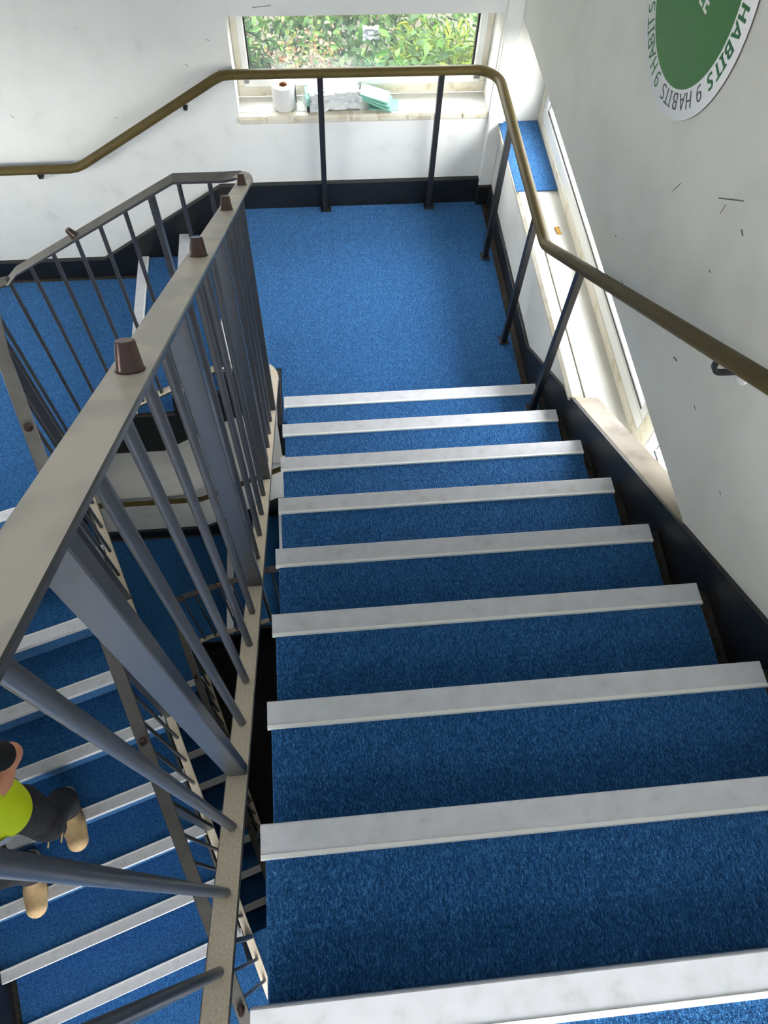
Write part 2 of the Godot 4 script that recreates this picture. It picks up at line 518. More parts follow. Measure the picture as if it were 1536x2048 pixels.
# ---------------------------------------------------------------- handrail
func handrail(dy: float, label: String) -> void:
	var h := thing("handrail", label, "handrail", Vector3(0, dy, 0))
	var yr := func(z: float) -> float: return 0.785 + 0.638 * (z + 0.235)
	var path := []
	for z in [2.35, 1.2, 0.2, -0.18]:
		path.append(Vector3(1.12, yr.call(z), z))
	path.append_array([Vector3(1.12, 0.795, -0.225), Vector3(1.12, 0.787, -0.25), Vector3(1.12, 0.785, -0.29), Vector3(1.12, 0.785, -0.8)])
	var c := Vector3(1.00, 0.785, -1.31)
	path.append_array(arc(c, Vector3(1.12, 0.785, -1.31), Vector3(1.00, 0.785, -1.43), 10))
	path.append_array([Vector3(0.4, 0.785, -1.43), Vector3(-0.16, 0.785, -1.43), Vector3(-0.20, 0.781, -1.43), Vector3(-0.235, 0.765, -1.43)])
	var yl := func(x: float) -> float: return 0.765 + 0.585 * (x + 0.235)
	path.append_array([Vector3(-0.6, yl.call(-0.6), -1.43), Vector3(-0.97, yl.call(-0.97), -1.43), Vector3(-1.01, 0.318, -1.43), Vector3(-1.05, 0.311, -1.43), Vector3(-1.4, 0.309, -1.43), Vector3(-2.66, 0.309, -1.43), Vector3(-2.70, 0.309, -1.44), Vector3(-2.71, 0.309, -1.492)])
	var st := S()
	sweep([st], path, circle(0.0245, 18, 0.0215), true)
	obj("rail", [st, M.olive], h)
	# standing posts with small feet
	var posts := [[Vector3(0.262, 0, -1.436), 0.77, 0.0], [Vector3(0.850, 0, -1.430), 0.77, 0.0], [Vector3(1.115, 0, -1.012), 0.77, PI / 2], [Vector3(1.118, 0, -0.413), 0.77, PI / 2], [Vector3(1.122, 0, 0.146), 0.0, PI / 2]]
	for k in posts.size():
		var p: Vector3 = posts[k][0]
		var y1: float = posts[k][1] if k < 4 else float(yr.call(p.z)) - 0.01
		var y0 := 0.0 if k < 4 else RISE
		st = S()
		var t := Transform3D(Basis(Vector3.UP, posts[k][2]), p)
		box(st, Vector3(-0.014, y0, -0.014), Vector3(0.014, y1, 0.014), 0.002, t)
		var o := obj("post", [st, M.black_post], h)
		st = S()
		box(st, Vector3(-0.024, y0, -0.024), Vector3(0.034, y0 + 0.008, 0.026), 0.002, t)
		obj("foot_plate", [st, M.black_post], o)
	# brackets: a bent arm from under the rail to a round plate on the wall
	var br := [[Vector3(1.12, yr.call(1.0) - 0.015, 1.0), Vector3(1, 0, 0), 0.085], [Vector3(-0.40, yl.call(-0.40) - 0.01, -1.43), Vector3(0, 0, -1), 0.06], [Vector3(-1.215, 0.30, -1.43), Vector3(0, 0, -1), 0.06]]
	for q in br:
		var p: Vector3 = q[0]
		var d: Vector3 = q[1]
		var reach: float = q[2]
		st = S()
		var pts := [p]
		for k in 7:
			var w := PI * 0.5 * k / 6.0
			pts.append(p + Vector3(0, -0.025, 0) + d * (0.03 * (1.0 - cos(w))) + Vector3(0, -0.03 * sin(w), 0))
		pts.append(p + Vector3(0, -0.055, 0) + d * reach)
		var n := pts.size()
		for k in n - 1:
			var e: Vector3 = (pts[k + 1] - pts[k])
			var side := Vector3(d.z, 0, d.x).abs()
			var up := side.cross(e.normalized())
			box(st, Vector3(-0.0085, -0.0045, -0.002), Vector3(0.0085, 0.0045, e.length() + 0.002), 0.0015, Transform3D(Basis(side, up, e.normalized()), pts[k]))
		var o := obj("bracket", [st, M.black_post], h)
		st = S()
		lathe(st, [Vector2(0.034, 0.0), Vector2(0.034, 0.003), Vector2(0.028, 0.006), Vector2(0.0, 0.007)], 20, Transform3D(Basis(Vector3(0, 1, 0), -d, Vector3(0, 1, 0).cross(-d)), p + Vector3(0, -0.055, 0) + d * reach))
		obj("wall_plate", [st, M.plate], o)

# ---------------------------------------------------------------- windows
func window_back(dy: float) -> void:
	var w := Node3D.new()
	w.name = "window_%d" % (1 if dy == 0.0 else 3)
	add_child(w)
	w.position.y = dy
	w.set_meta("kind", "structure")
	var st := S()   # tiled nosing and sill board
	box(st, Vector3(-0.150, 0.492, -1.529), Vector3(1.124, 0.531, -1.484), 0.004)
	var bed := obj("sill_nosing", [st, M.cream], w)
	for k in 9:
		st = S()
		var x0 := -0.163 + 0.1434 * k
		box(st, Vector3(x0 + 0.0008, 0.494, -1.530), Vector3(x0 + 0.1426, 0.533 + 0.0006 * (k % 2), -1.478), 0.011)
		obj("tile", [st, M.cream], bed)
	st = S()
	box(st, Vector3(-0.15, 0.49, -1.66), Vector3(1.125, 0.529, -1.531), 0.001)
	obj("sill_board", [st, M.sill], w)
	st = S()
	var z0 := -1.655
	box(st, Vector3(-0.15, 0.53, z0 - 0.07), Vector3(1.125, 0.590, z0), 0.004)
	box(st, Vector3(-0.15, 0.59, z0 - 0.07), Vector3(-0.105, 1.01, z0), 0.004)
	box(st, Vector3(1.080, 0.59, z0 - 0.07), Vector3(1.125, 1.01, z0), 0.004)
	box(st, Vector3(-0.15, 0.965, z0 - 0.07), Vector3(1.125, 1.01, z0), 0.004)
	obj("window_frame", [st, M.cream], w)
	st = S()
	z0 = -1.648
	box(st, Vector3(-0.118, 0.584, z0 - 0.05), Vector3(1.095, 0.628, z0), 0.005)
	box(st, Vector3(-0.118, 0.6, z0 - 0.05), Vector3(-0.085, 1.0, z0), 0.005)
	box(st, Vector3(1.055, 0.6, z0 - 0.05), Vector3(1.095, 1.0, z0), 0.005)
	obj("sash", [st, M.upvc], w)
	st = S()
	z0 = -1.662
	box(st, Vector3(-0.084, 0.628, z0 - 0.02), Vector3(1.054, 0.633, z0), 0.0)
	box(st, Vector3(-0.085, 0.628, z0 - 0.02), Vector3(-0.078, 1.0, z0), 0.0)
	box(st, Vector3(1.046, 0.628, z0 - 0.02), Vector3(1.055, 1.0, z0), 0.0)
	obj("gasket", [st, M.gasket], w)
	st = S()
	box(st, Vector3(-0.10, 0.61, -1.682), Vector3(1.07, 1.0, -1.678))
	obj("pane", [st, M.glass], w)

func window_right(dy: float) -> void:
	var w := Node3D.new()
	w.name = "window_%d" % (2 if dy == 0.0 else 4)
	add_child(w)
	w.position.y = dy
	w.set_meta("kind", "structure")
	var st := S()
	box(st, Vector3(1.183, 0.445, -1.47), Vector3(1.2475, 0.4835, 0.315), 0.013)
	obj("sill_nosing", [st, M.cream], w)
	st = S()
	box(st, Vector3(1.2515, 0.44, -1.47), Vector3(1.40, 0.480, 1.165), 0.002)
	obj("sill_board", [st, M.sill], w)
	# outer frame with two lights
	var x0 := 1.39
	st = S()
	box(st, Vector3(x0, 0.48, -1.47), Vector3(x0 + 0.07, 0.535, 1.165), 0.004)
	for z in [-1.47, 0.53, 1.115]:
		box(st, Vector3(x0, 0.535, z), Vector3(x0 + 0.07, 1.01, z + 0.05 + (0.03 if z > 0.5 and z < 0.6 else 0.0)), 0.004)
	box(st, Vector3(x0, 0.965, -1.47), Vector3(x0 + 0.07, 1.01, 1.165), 0.004)
	obj("window_frame", [st, M.cream], w)
	for q in [[-1.42, 0.53], [0.61, 1.115]]:
		st = S()
		var a: float = q[0]
		var b: float = q[1]
		box(st, Vector3(x0 + 0.004, 0.532, a), Vector3(x0 + 0.055, 0.600, b), 0.006)
		box(st, Vector3(x0 + 0.004, 0.60, a), Vector3(x0 + 0.055, 0.97, a + 0.055), 0.006)
		box(st, Vector3(x0 + 0.004, 0.60, b - 0.055), Vector3(x0 + 0.055, 0.97, b), 0.006)
		box(st, Vector3(x0 + 0.012, 0.605, a + 0.055), Vector3(x0 + 0.045, 0.622, b - 0.055), 0.004)
		var s := obj("sash", [st, M.upvc], w)
		st = S()
		box(st, Vector3(x0 + 0.010, 0.600, a + 0.055), Vector3(x0 + 0.03, 0.6045, b - 0.055))
		box(st, Vector3(x0 + 0.014, 0.6045, a + 0.055), Vector3(x0 + 0.03, 0.97, a + 0.06))
		obj("gasket", [st, M.gasket_grey], s)
		st = S()
		box(st, Vector3(x0 + 0.026, 0.61, a + 0.05), Vector3(x0 + 0.030, 0.97, b - 0.05))
		obj("pane", [st, M.glass], s)

# split a wall's rectangle (u, y) round its holes into boxes
func wall_cells(st: SurfaceTool, u0: float, u1: float, y0: float, y1: float, holes: Array, make: Callable) -> void:
	var us := [u0, u1]
	for h in holes:
		for e in [h[0], h[1]]:
			if not e in us: us.append(e)
	us.sort()
	for i in us.size() - 1:
		var mid: float = (us[i] + us[i + 1]) * 0.5
		var cuts := []
		for h in holes:
			if mid > h[0] and mid < h[1]: cuts.append(h)
		cuts.sort_custom(func(a, b): return a[2] < b[2])
		var y := y0
		for h in cuts:
			make.call(us[i], us[i + 1], y, h[2])
			y = h[3]
		make.call(us[i], us[i + 1], y, y1)

const Y0 := -6.2
const Y1 := 3.45

func build_shell() -> void:
	var lows := [0.0, -STOREY]
	# back wall
	var st := S()
	var holes := []
	for d in lows: holes.append([-0.15, 1.125, 0.495 + d, 1.01 + d])
	wall_cells(st, -3.2, 1.5, Y0, Y1, holes, func(a, b, c, d): box(st, Vector3(a, c, -1.76), Vector3(b, d, -1.49)))
	var wb := struct("wall_back", [st, M.wall])
	# right wall
	st = S()
	holes = []
	for d in lows: holes.append([-1.47, 1.165, 0.45 + d, 1.01 + d])
	wall_cells(st, -1.49, 4.95, Y0, Y1, holes, func(a, b, c, d): box(st, Vector3(1.205, c, a), Vector3(1.5, d, b)))
	var wr := struct("wall_right", [st, M.grey_wall])
	for d in lows:   # low sloping parapet under the window, with its capping
		st = S()
		var y := func(z: float) -> float: return 0.2855 + 0.6225 * z + d
		prism(st, PackedVector2Array([Vector2(0.30, 0.44 + d), Vector2(0.32, y.call(0.32) - 0.012), Vector2(1.165, y.call(1.165) - 0.012), Vector2(1.165, 0.44 + d)]), Vector3(1.2052, 0, 0), Vector3.BACK, Vector3.UP, Vector3.RIGHT, 0.088)
		obj("parapet", [st, M.wall], wr)
		st = S()
		prism(st, PackedVector2Array([Vector2(0.316, y.call(0.316) - 0.012), Vector2(0.316, y.call(0.316)), Vector2(1.17, y.call(1.17)), Vector2(1.17, y.call(1.17) - 0.012)]), Vector3(1.1995, 0, 0), Vector3.BACK, Vector3.UP, Vector3.RIGHT, 0.097)
		obj("parapet_capping", [st, M.capping], wr)
	# scuff marks on the grey wall
	var marks := [[1.7, 0.623, 0.12, -0.625, 0.003], [1.689, 0.727, 0.017, 0.303, 0.005], [1.535, 0.369, 0.05, -1.083, 0.002], [1.249, 0.75, 0.025, -0.406, 0.005], [1.105, 0.3, 0.018, 0.04, 0.003], [1.26, 0.932, 0.016, 0.075, 0.0025], [1.239, 1.196, 0.011, 0.154, 0.002], [1.663, 0.613, 0.03, -1.487, 0.0018], [1.53, 0.69, 0.011, -0.158, 0.003], [1.158, 0.139, 0.015, -0.231, 0.0025]]
	for q in marks:
		st = S()
		box(st, Vector3(-0.0004, -q[4] * 0.5, -q[2] * 0.5), Vector3(0.0008, q[4] * 0.5, q[2] * 0.5), 0.0, Transform3D(Basis(Vector3.RIGHT, q[3]), Vector3(1.2046, q[0], q[1])))
		obj("scuff_mark", [st, M.scuff], wr)
	marks = [[0.018, 1.051, 0.083, 0.088, 0.0025], [-0.241, 0.91, 0.018, -0.39, 0.002], [-1.247, 0.565, 0.02, -0.898, 0.0025], [-0.36, 0.798, 0.017, -0.803, 0.0025], [-0.753, 0.543, 0.013, -0.591, 0.002]]
	for q in marks:
		st = S()
		box(st, Vector3(-q[2] * 0.5, -q[4] * 0.5, -0.0006), Vector3(q[2] * 0.5, q[4] * 0.5, 0.0006), 0.0, Transform3D(Basis(Vector3.BACK, q[3]), Vector3(q[0], q[1], -1.4899)))
		obj("scuff_mark", [st, M.scuff], wb)
	# left wall, parallel to the lower flight, with a window high on the upper floor
	st = S()
	var t := Transform3D(Basis(Vector3.UP, TH), Vector3.ZERO)
	wall_cells(st, -2.2, 5.6, Y0, Y1, [[0.75, 1.4, 2.55, 3.05], [-1.2, -0.45, 0.40, 1.25]], func(a, b, c, d): box(st, Vector3(-2.48, c, a), Vector3(-2.27, d, b), 0.0, t))
	struct("wall_left", [st, M.wall])
	var wl := Node3D.new()
	wl.name = "window_5"
	wl.set_meta("kind", "structure")
	add_child(wl)
	wl.transform = t
	for h in [[0.75, 1.4, 2.55, 3.05], [-1.2, -0.45, 0.40, 1.25]]:
		st = S()
		for q in [[h[0], h[0] + 0.05, h[2], h[3]], [h[1] - 0.05, h[1], h[2], h[3]], [h[0] + 0.05, h[1] - 0.05, h[2], h[2] + 0.05], [h[0] + 0.05, h[1] - 0.05, h[3] - 0.05, h[3]]]:
			box(st, Vector3(-2.40, q[2], q[0]), Vector3(-2.34, q[3], q[1]), 0.004)
		obj("window_frame", [st, M.upvc], wl)
		st = S()
		box(st, Vector3(-2.372, h[2] + 0.02, h[0] + 0.02), Vector3(-2.368, h[3] - 0.02, h[1] - 0.02))
		obj("pane", [st, M.glass], wl)
	# wall behind the camera with a window on each floor
	st = S()
	holes = []
	holes = [[-0.92, 1.18, 1.60, 3.3], [-0.9, 1.16, 1.62 - STOREY, 3.1 - STOREY]]
	wall_cells(st, -1.5, 1.5, Y0, Y1, holes, func(a, b, c, d): box(st, Vector3(a, c, 4.7), Vector3(b, d, 4.95)))
	struct("wall_front", [st, M.wall])
	st = S()
	box(st, Vector3(-3.4, Y1, -1.8), Vector3(1.6, Y1 + 0.2, 5.1))
	struct("ceiling", [st, M.ceiling])
	st = S()
	box(st, Vector3(-3.4, Y0 - 0.2, -1.8), Vector3(1.6, Y0, 5.1))
	struct("floor", [st, M.concrete])
	# boxed column in the corner
	st = S()
	box(st, Vector3(1.130, Y0, -1.4905), Vector3(1.2052, Y1, -1.45), 0.004)
	struct("trim_1", [st, M.wall])
	for d in lows:
		var tr := Transform3D(Basis(), Vector3(0, d, 0))
		# landing beside the window
		st = S()
		prism(st, PackedVector2Array([Vector2(-0.257, -1.49), Vector2(1.165, -1.49), Vector2(1.165, 0.016), Vector2(-0.017, 0.016), Vector2(-0.017, -0.31), Vector2(-0.257, -0.31)]), Vector3(0, d - 0.01, 0), Vector3.RIGHT, Vector3.BACK, Vector3.UP, 0.01)
		var slab := S()
		prism(slab, PackedVector2Array([Vector2(-0.30, -1.49), Vector2(1.205, -1.49), Vector2(1.205, 0.03), Vector2(-0.02, 0.03), Vector2(-0.02, -0.30), Vector2(-0.30, -0.30)]), Vector3(0, d - 0.19, 0), Vector3.RIGHT, Vector3.BACK, Vector3.UP, 0.1795)
		struct("floor_landing", [st, M.carpet, slab, M.edge_dirt])
		# fascia along the stair well
		st = S()
		box(st, Vector3(-0.045, d - 0.27, -0.30), Vector3(-0.0205, d + 0.004, 0.03), 0.002)
		struct("trim_2" if d == 0.0 else "trim_3", [st, M.black])
		# quarter landing on the left
		st = S()
		var L := func(p: float, s: float) -> Vector2:
			var v := PS(p, s)
			return Vector2(v.x, v.z)
		var poly := PackedVector2Array([Vector2(-2.80, -1.49), Vector2(-0.84, -1.49), Vector2(-0.84, -0.31), Vector2(-1.17, -0.31), L.call(-1.062, -0.18), L.call(-2.25, -0.18)])
		prism(st, poly, Vector3(0, d - 0.475, 0), Vector3.RIGHT, Vector3.BACK, Vector3.UP, 0.0102)
		slab = S()
		prism(slab, poly, Vector3(0, d - 0.65, 0), Vector3.RIGHT, Vector3.BACK, Vector3.UP, 0.1745)
		struct("floor_quarter_landing", [st, M.carpet, slab, M.black])
		# storey floor at the top of the main flight (behind the camera) and, a storey down, at the foot of the lower flight
		st = S()
		slab = S()
		var fy: float = 9 * RISE + d
		var a0: Vector2 = L.call(-2.25, 1.93)
		var b0: Vector2 = L.call(-0.6, 1.93)
		var room := PackedVector2Array([a0, b0, Vector2(b0.x, 2.46), Vector2(1.2, 2.46), Vector2(1.2, 4.7), L.call(-2.25, 5.0)])
		if d == 0.0:
			room = PackedVector2Array([Vector2(-0.02, 2.46), Vector2(1.2, 2.46), Vector2(1.2, 4.7), Vector2(-0.95, 4.7), Vector2(-1.0, 2.9), Vector2(-0.02, 2.9)])
		prism(st, room, Vector3(0, fy - 0.01, 0), Vector3.RIGHT, Vector3.BACK, Vector3.UP, 0.01)
		prism(slab, room, Vector3(0, fy - 0.2, 0), Vector3.RIGHT, Vector3.BACK, Vector3.UP, 0.1895)
		struct("floor_storey", [st, M.carpet, slab, M.concrete])
		# black skirtings
		st = S()
		prism(st, PackedVector2Array([Vector2(1.132, 0.148), Vector2(-0.305, 0.148), Vector2(-1.06, -0.330), Vector2(-2.8, -0.330), Vector2(-2.8, -0.5), Vector2(-0.86, -0.5), Vector2(-0.58, -0.33), Vector2(-0.31, -0.17), Vector2(-0.29, -0.03), Vector2(1.132, -0.03)]), Vector3(0, d, -1.4905), Vector3.RIGHT, Vector3.UP, Vector3.BACK, 0.0305)
		struct("baseboard_back", [st, M.black])
		st = S()
		box(st, Vector3(1.126, d - 0.03, -1.46), Vector3(1.205, d + 0.118, -1.432), 0.003)
		box(st, Vector3(1.190, d - 0.03, -1.44), Vector3(1.2052, d + 0.112, -0.279), 0.003)
		struct("baseboard_right", [st, M.black])
		# dirty ledge at the foot of the skirting
		st = S()
		box(st, Vector3(1.16, d - 0.02, -1.44), Vector3(1.192, d + 0.004, 0.0), 0.002)
		box(st, Vector3(-2.75, d - 0.485, -1.46), Vector3(-0.87, d - 0.458, -1.442), 0.002)
		struct("trim_4" if d == 0.0 else "trim_5", [st, M.edge_dirt])

# ---------------------------------------------------------------- sign
func round_sign() -> void:
	var c := Vector3(1.2048, 1.921, 0.06)
	var s := thing("round_sign", "round white sign with green centre and 9 HABITS lettering on the grey wall", "sign", c)
	# local frame of the sign face: right = +z, up = +y, out of the wall = -x
	var face_b := Basis(Vector3(0, 0, 1), Vector3(0, 1, 0), Vector3(-1, 0, 0))
	var disc_t := Transform3D(Basis(Vector3(0, 0, 1), Vector3(-1, 0, 0), Vector3(0, -1, 0)), Vector3.ZERO)
	var st := S()
	var edge := S()
	lathe(edge, [Vector2(0.327, 0.0), Vector2(0.327, 0.004)], 72, disc_t)
	lathe(st, [Vector2(0.327, 0.004), Vector2(0.325, 0.005), Vector2(0.0, 0.005)], 72, disc_t)
	obj("board", [st, M.sign_white, edge, M.sign_edge], s)
	st = S()
	lathe(st, [Vector2(0.252, 0.0051), Vector2(0.252, 0.0056), Vector2(0.0, 0.0056)], 72, disc_t)
	obj("green_disc", [st, M.sign_green], s)
	var words := [["9HABITS", [-35.7, -47.2, -55.0, -63.9, -70.6, -75.8, -82.0], "letter_black", 40, 0.0], ["9HABITS", [-94.8, -105.0, -113.6, -120.9, -126.6, -131.6, -139.0], "letter_green", 42, 0.0], ["9HABITS", [22.5, 12.0, 3.8, -4.8, -10.9, -16.2, -24.0], "letter_green", 42, 1.0], ["9HABITS", [-150.0, -160.0, -168.5, -176.0, 178.0, 173.0, 166.0], "letter_black", 40, 0.0], ["9HABITS", [152.0, 142.0, 133.0, 126.0, 120.0, 115.0, 108.0], "letter_green", 42, 1.0], ["9HABITS", [94.0, 84.0, 75.0, 67.0, 61.0, 56.0, 48.0], "letter_black", 40, 0.0]]
	var fonts := []
	for bold in 2:
		var f := SystemFont.new()
		f.font_names = PackedStringArray(["Droid Sans"])
		if bold == 1: f.font_weight = 700
		fonts.append(f)
	for w in words:
		var txt: String = w[0]
		for k in txt.length():
			# clockwise, 0 degrees = right, 90 = up, tops outwards
			var a := deg_to_rad(w[1][k])
			var up2 := Vector2(cos(a), sin(a))
			var right2 := Vector2(up2.y, -up2.x)
			var bb := Basis(face_b * Vector3(right2.x, right2.y, 0), face_b * Vector3(up2.x, up2.y, 0), face_b * Vector3(0, 0, 1))
			glyph(s, "letter", txt[k], fonts[int(w[4])], w[3], M[w[2]], bb, face_b * Vector3(up2.x * 0.281, up2.y * 0.281, 0.0054))
	glyph(s, "lettering", "LE", fonts[1], 44, M.sign_white, face_b, face_b * Vector3(0.077, -0.012, 0.0060))

func glyph(parent: Node, called: String, txt: String, f: Font, size: int, m: Material, b: Basis, at: Vector3) -> void:
	var tm := TextMesh.new()
	tm.text = txt
	tm.font = f
	tm.font_size = size
	tm.pixel_size = 0.0014
	tm.depth = 0.0006
	tm.material = m
	var o := MeshInstance3D.new()
	o.mesh = tm
	o.name = called
	parent.add_child(o, true)
	var c := tm.get_aabb().get_center()
	o.transform = Transform3D(b, at - b * Vector3(c.x, c.y, 0))

# ---------------------------------------------------------------- things on the sills
func sill_things() -> void:
	# white paper roll
	var r := thing("paper_roll", "white paper towel roll standing upright on the window sill under the handrail", "paper roll", Vector3(0.080, 0.531, -1.575))
	var st := S()
	lathe(st, [Vector2(0.021, 0.012), Vector2(0.021, 0.0), Vector2(0.056, 0.0), Vector2(0.058, 0.003), Vector2(0.058, 0.112), Vector2(0.056, 0.115), Vector2(0.024, 0.113), Vector2(0.0225, 0.108), Vector2(0.0225, 0.02)], 36)
	obj("paper", [st, M.paper], r)
	st = S()
	lathe(st, [Vector2(0.0222, 0.002), Vector2(0.0222, 0.111), Vector2(0.019, 0.111), Vector2(0.019, 0.002)], 24)
	obj("cardboard_core", [st, M.card], r, "brown cardboard core")
	st = S()       # loose tail of paper
	var tail := []
	for k in 7:
		var a := -0.5 + 0.13 * k
		tail.append(Vector3(cos(a) * (0.0592 + 0.0012 * k), 0, sin(a) * (0.0592 + 0.0012 * k)))
	for k in 6:
		for s in [0.0, 0.0008]:
			face(st, [tail[k] * (1 + s * 10) + Vector3(0, 0.006, 0), tail[k + 1] * (1 + s * 10) + Vector3(0, 0.006, 0), tail[k + 1] * (1 + s * 10) + Vector3(0, 0.108, 0), tail[k] * (1 + s * 10) + Vector3(0, 0.108, 0)], tail[k])
	obj("loose_sheet", [st, M.paper], r)
	# crumpled white pack
	var p := thing("towel_pack", "crumpled white plastic pack of paper towels lying on the window sill", "towel pack", Vector3(0.330, 0.531, -1.570))
	p.rotation.y = 0.10
	var n := FastNoiseLite.new()
	n.seed = 4
	n.frequency = 18.0
	n.fractal_octaves = 3
	st = S()
	crumple(st, Vector3(0.135, 0.050, 0.058), n, 0.016)
	obj("wrapper", [st, M.film], p)
	st = S()
	box(st, Vector3(-0.139, 0.004, -0.052), Vector3(-0.126, 0.080, 0.054), 0.003)
	obj("open_end", [st, M.mint], p, "green paper showing at the torn end")
	st = S()
	box(st, Vector3(-0.143, 0.006, 0.030), Vector3(-0.129, 0.042, 0.0635), 0.008)
	obj("dark_end", [st, M.dark_end], p)
	st = S()
	for k in 5:
		var a := Vector3(-0.130 - 0.004 * k, 0.035 - 0.005 * k, 0.04 - 0.02 * k)
		var b := a + Vector3(-0.02, -0.012 + 0.006 * k, 0.012)
		face(st, [a, b, b + Vector3(0.004, 0.035, -0.004), a + Vector3(0.01, 0.03, 0.006)], Vector3(-1, 0, 1))
	obj("torn_film", [st, M.film_clear], p)
	# mint green folded towels slipping out of the pack
	var g := thing("folded_towels", "mint green folded paper towels leaning out of the white pack on the sill", "paper towels", Vector3(0.492, 0.531, -1.572))
	g.rotation.y = -0.22
	for k in 3:
		st = S()
		var tilt := Basis(Vector3.BACK, -0.30 + 0.05 * k)
		box(st, Vector3(-0.02, 0.0, -0.048), Vector3(0.155 - 0.012 * k, 0.010, 0.050), 0.003, Transform3D(tilt, Vector3(-0.005, 0.046 + 0.0115 * k, 0)))
		obj("towel", [st, M.mint], g)
	st = S()
	box(st, Vector3(0.02, 0.001, -0.04), Vector3(0.175, 0.006, 0.05), 0.002, Transform3D(Basis(Vector3.UP, 0.12), Vector3.ZERO))
	obj("towel", [st, M.mint], g)
	# blue carpet tile on the right sill
	st = S()
	box(st, Vector3(1.182, 0.484, -1.465), Vector3(1.388, 0.491, -0.93), 0.002)
	tag(obj("carpet_tile", [st, M.carpet_tile]), "loose blue carpet tile lying on the far end of the right window sill", "carpet tile")
	# orange scrap of tape
	st = S()
	box(st, Vector3(-0.011, 0.0, -0.022), Vector3(0.011, 0.003, 0.022), 0.001)
	box(st, Vector3(-0.011, 0.0, -0.022), Vector3(-0.005, 0.009, 0.018), 0.001)
	box(st, Vector3(-0.011, 0.0, -0.024), Vector3(0.012, 0.006, -0.017), 0.001)
	var o := obj("tape_scrap", [st, M.orange])
	o.position = Vector3(1.335, 0.4805, -0.655)
	o.rotation.y = 0.15
	tag(o, "small curled orange scrap of tape on the white right-hand sill", "tape")

func crumple(st: SurfaceTool, h: Vector3, n: FastNoiseLite, amp: float) -> void:
	# a soft box, base at y = 0, with creases
	var q := 14
	smooth_id += 1
	var P := func(d: Vector3) -> Vector3:
		var v := Vector3(signf(d.x) * pow(absf(d.x), 0.75), signf(d.y) * pow(absf(d.y), 0.75), signf(d.z) * pow(absf(d.z), 0.75))
		var w := v * h
		var e := n.get_noise_3dv(w + Vector3(0.3, 0.1, 0.7))
		w += d.normalized() * (absf(e) * amp * 2.0 - amp)
		w.y = maxf(w.y, -h.y + 0.001) + h.y
		return w
	for ax in 3:
		for s in [-1.0, 1.0]:
			for i in q:
				for j in q:
					var c := []
					for o in [[0, 0], [1, 0], [1, 1], [0, 1]]:
						var a: float = -1.0 + 2.0 * (i + o[0]) / q
						var b: float = -1.0 + 2.0 * (j + o[1]) / q
						var d := Vector3.ZERO
						d[ax] = s
						d[(ax + 1) % 3] = a
						d[(ax + 2) % 3] = b
						c.append(P.call(d))
					var nn := Vector3.ZERO
					nn[ax] = s
					st.set_smooth_group(-1)
					face(st, [c[0], c[1], c[2]], nn)
					face(st, [c[0], c[2], c[3]], nn)

func more_materials() -> void:
	M.capping = tri(mat(Color(0.61, 0.57, 0.52), 0.55), grunge(256, 0.02, 71, [0.0, Color(0.8, 0.79, 0.78), 0.4, Color(0.95, 0.95, 0.94), 1.0, Color(1, 1, 1)], 4), 1.5)
	M.paper = mat(Color(0.83, 0.83, 0.825), 0.9)
	M.card = mat(Color(0.55, 0.42, 0.32), 0.9)
	M.film = mat(Color(0.78, 0.79, 0.79), 0.3)
	var fc := mat(Color(0.95, 0.96, 0.96, 0.45), 0.3)
	fc.transparency = BaseMaterial3D.TRANSPARENCY_ALPHA
	M.film_clear = fc
	M.mint = mat(Color(0.52, 0.74, 0.67), 0.85)
	M.dark_end = mat(Color(0.12, 0.17, 0.16), 0.6)
	M.orange = mat(Color(0.72, 0.54, 0.14), 0.5)
	var ct: StandardMaterial3D = M.carpet.duplicate()
	M.carpet_tile = ct
	M.hivis = mat(Color(0.93, 1.0, 0.02), 0.7)
	M.reflective = mat(Color(0.72, 0.73, 0.74), 0.35)
	M.trouser = tri(mat(Color(0.22, 0.22, 0.235), 0.9), grunge(256, 0.03, 81, [0.0, Color(0.55, 0.55, 0.55), 0.5, Color(0.85, 0.85, 0.85), 1.0, Color(1, 1, 1)], 4), 4.0)
	M.skin = mat(Color(0.92, 0.63, 0.49), 0.6)
	M.black_cloth = mat(Color(0.09, 0.09, 0.10), 0.9)
	M.boot = tri(mat(Color(0.90, 0.77, 0.59), 0.8), grunge(256, 0.04, 83, [0.0, Color(0.90, 0.885, 0.87), 0.5, Color(0.96, 0.955, 0.94), 1.0, Color(1, 1, 1)], 4), 3.0)
	M.sole = mat(Color(0.62, 0.52, 0.40), 0.85)
	M.hair = mat(Color(0.20, 0.14, 0.09), 0.8)
	M.eye = mat(Color(0.12, 0.1, 0.1), 0.3)
	M.stitch = mat(Color(0.88, 0.78, 0.50), 0.8)

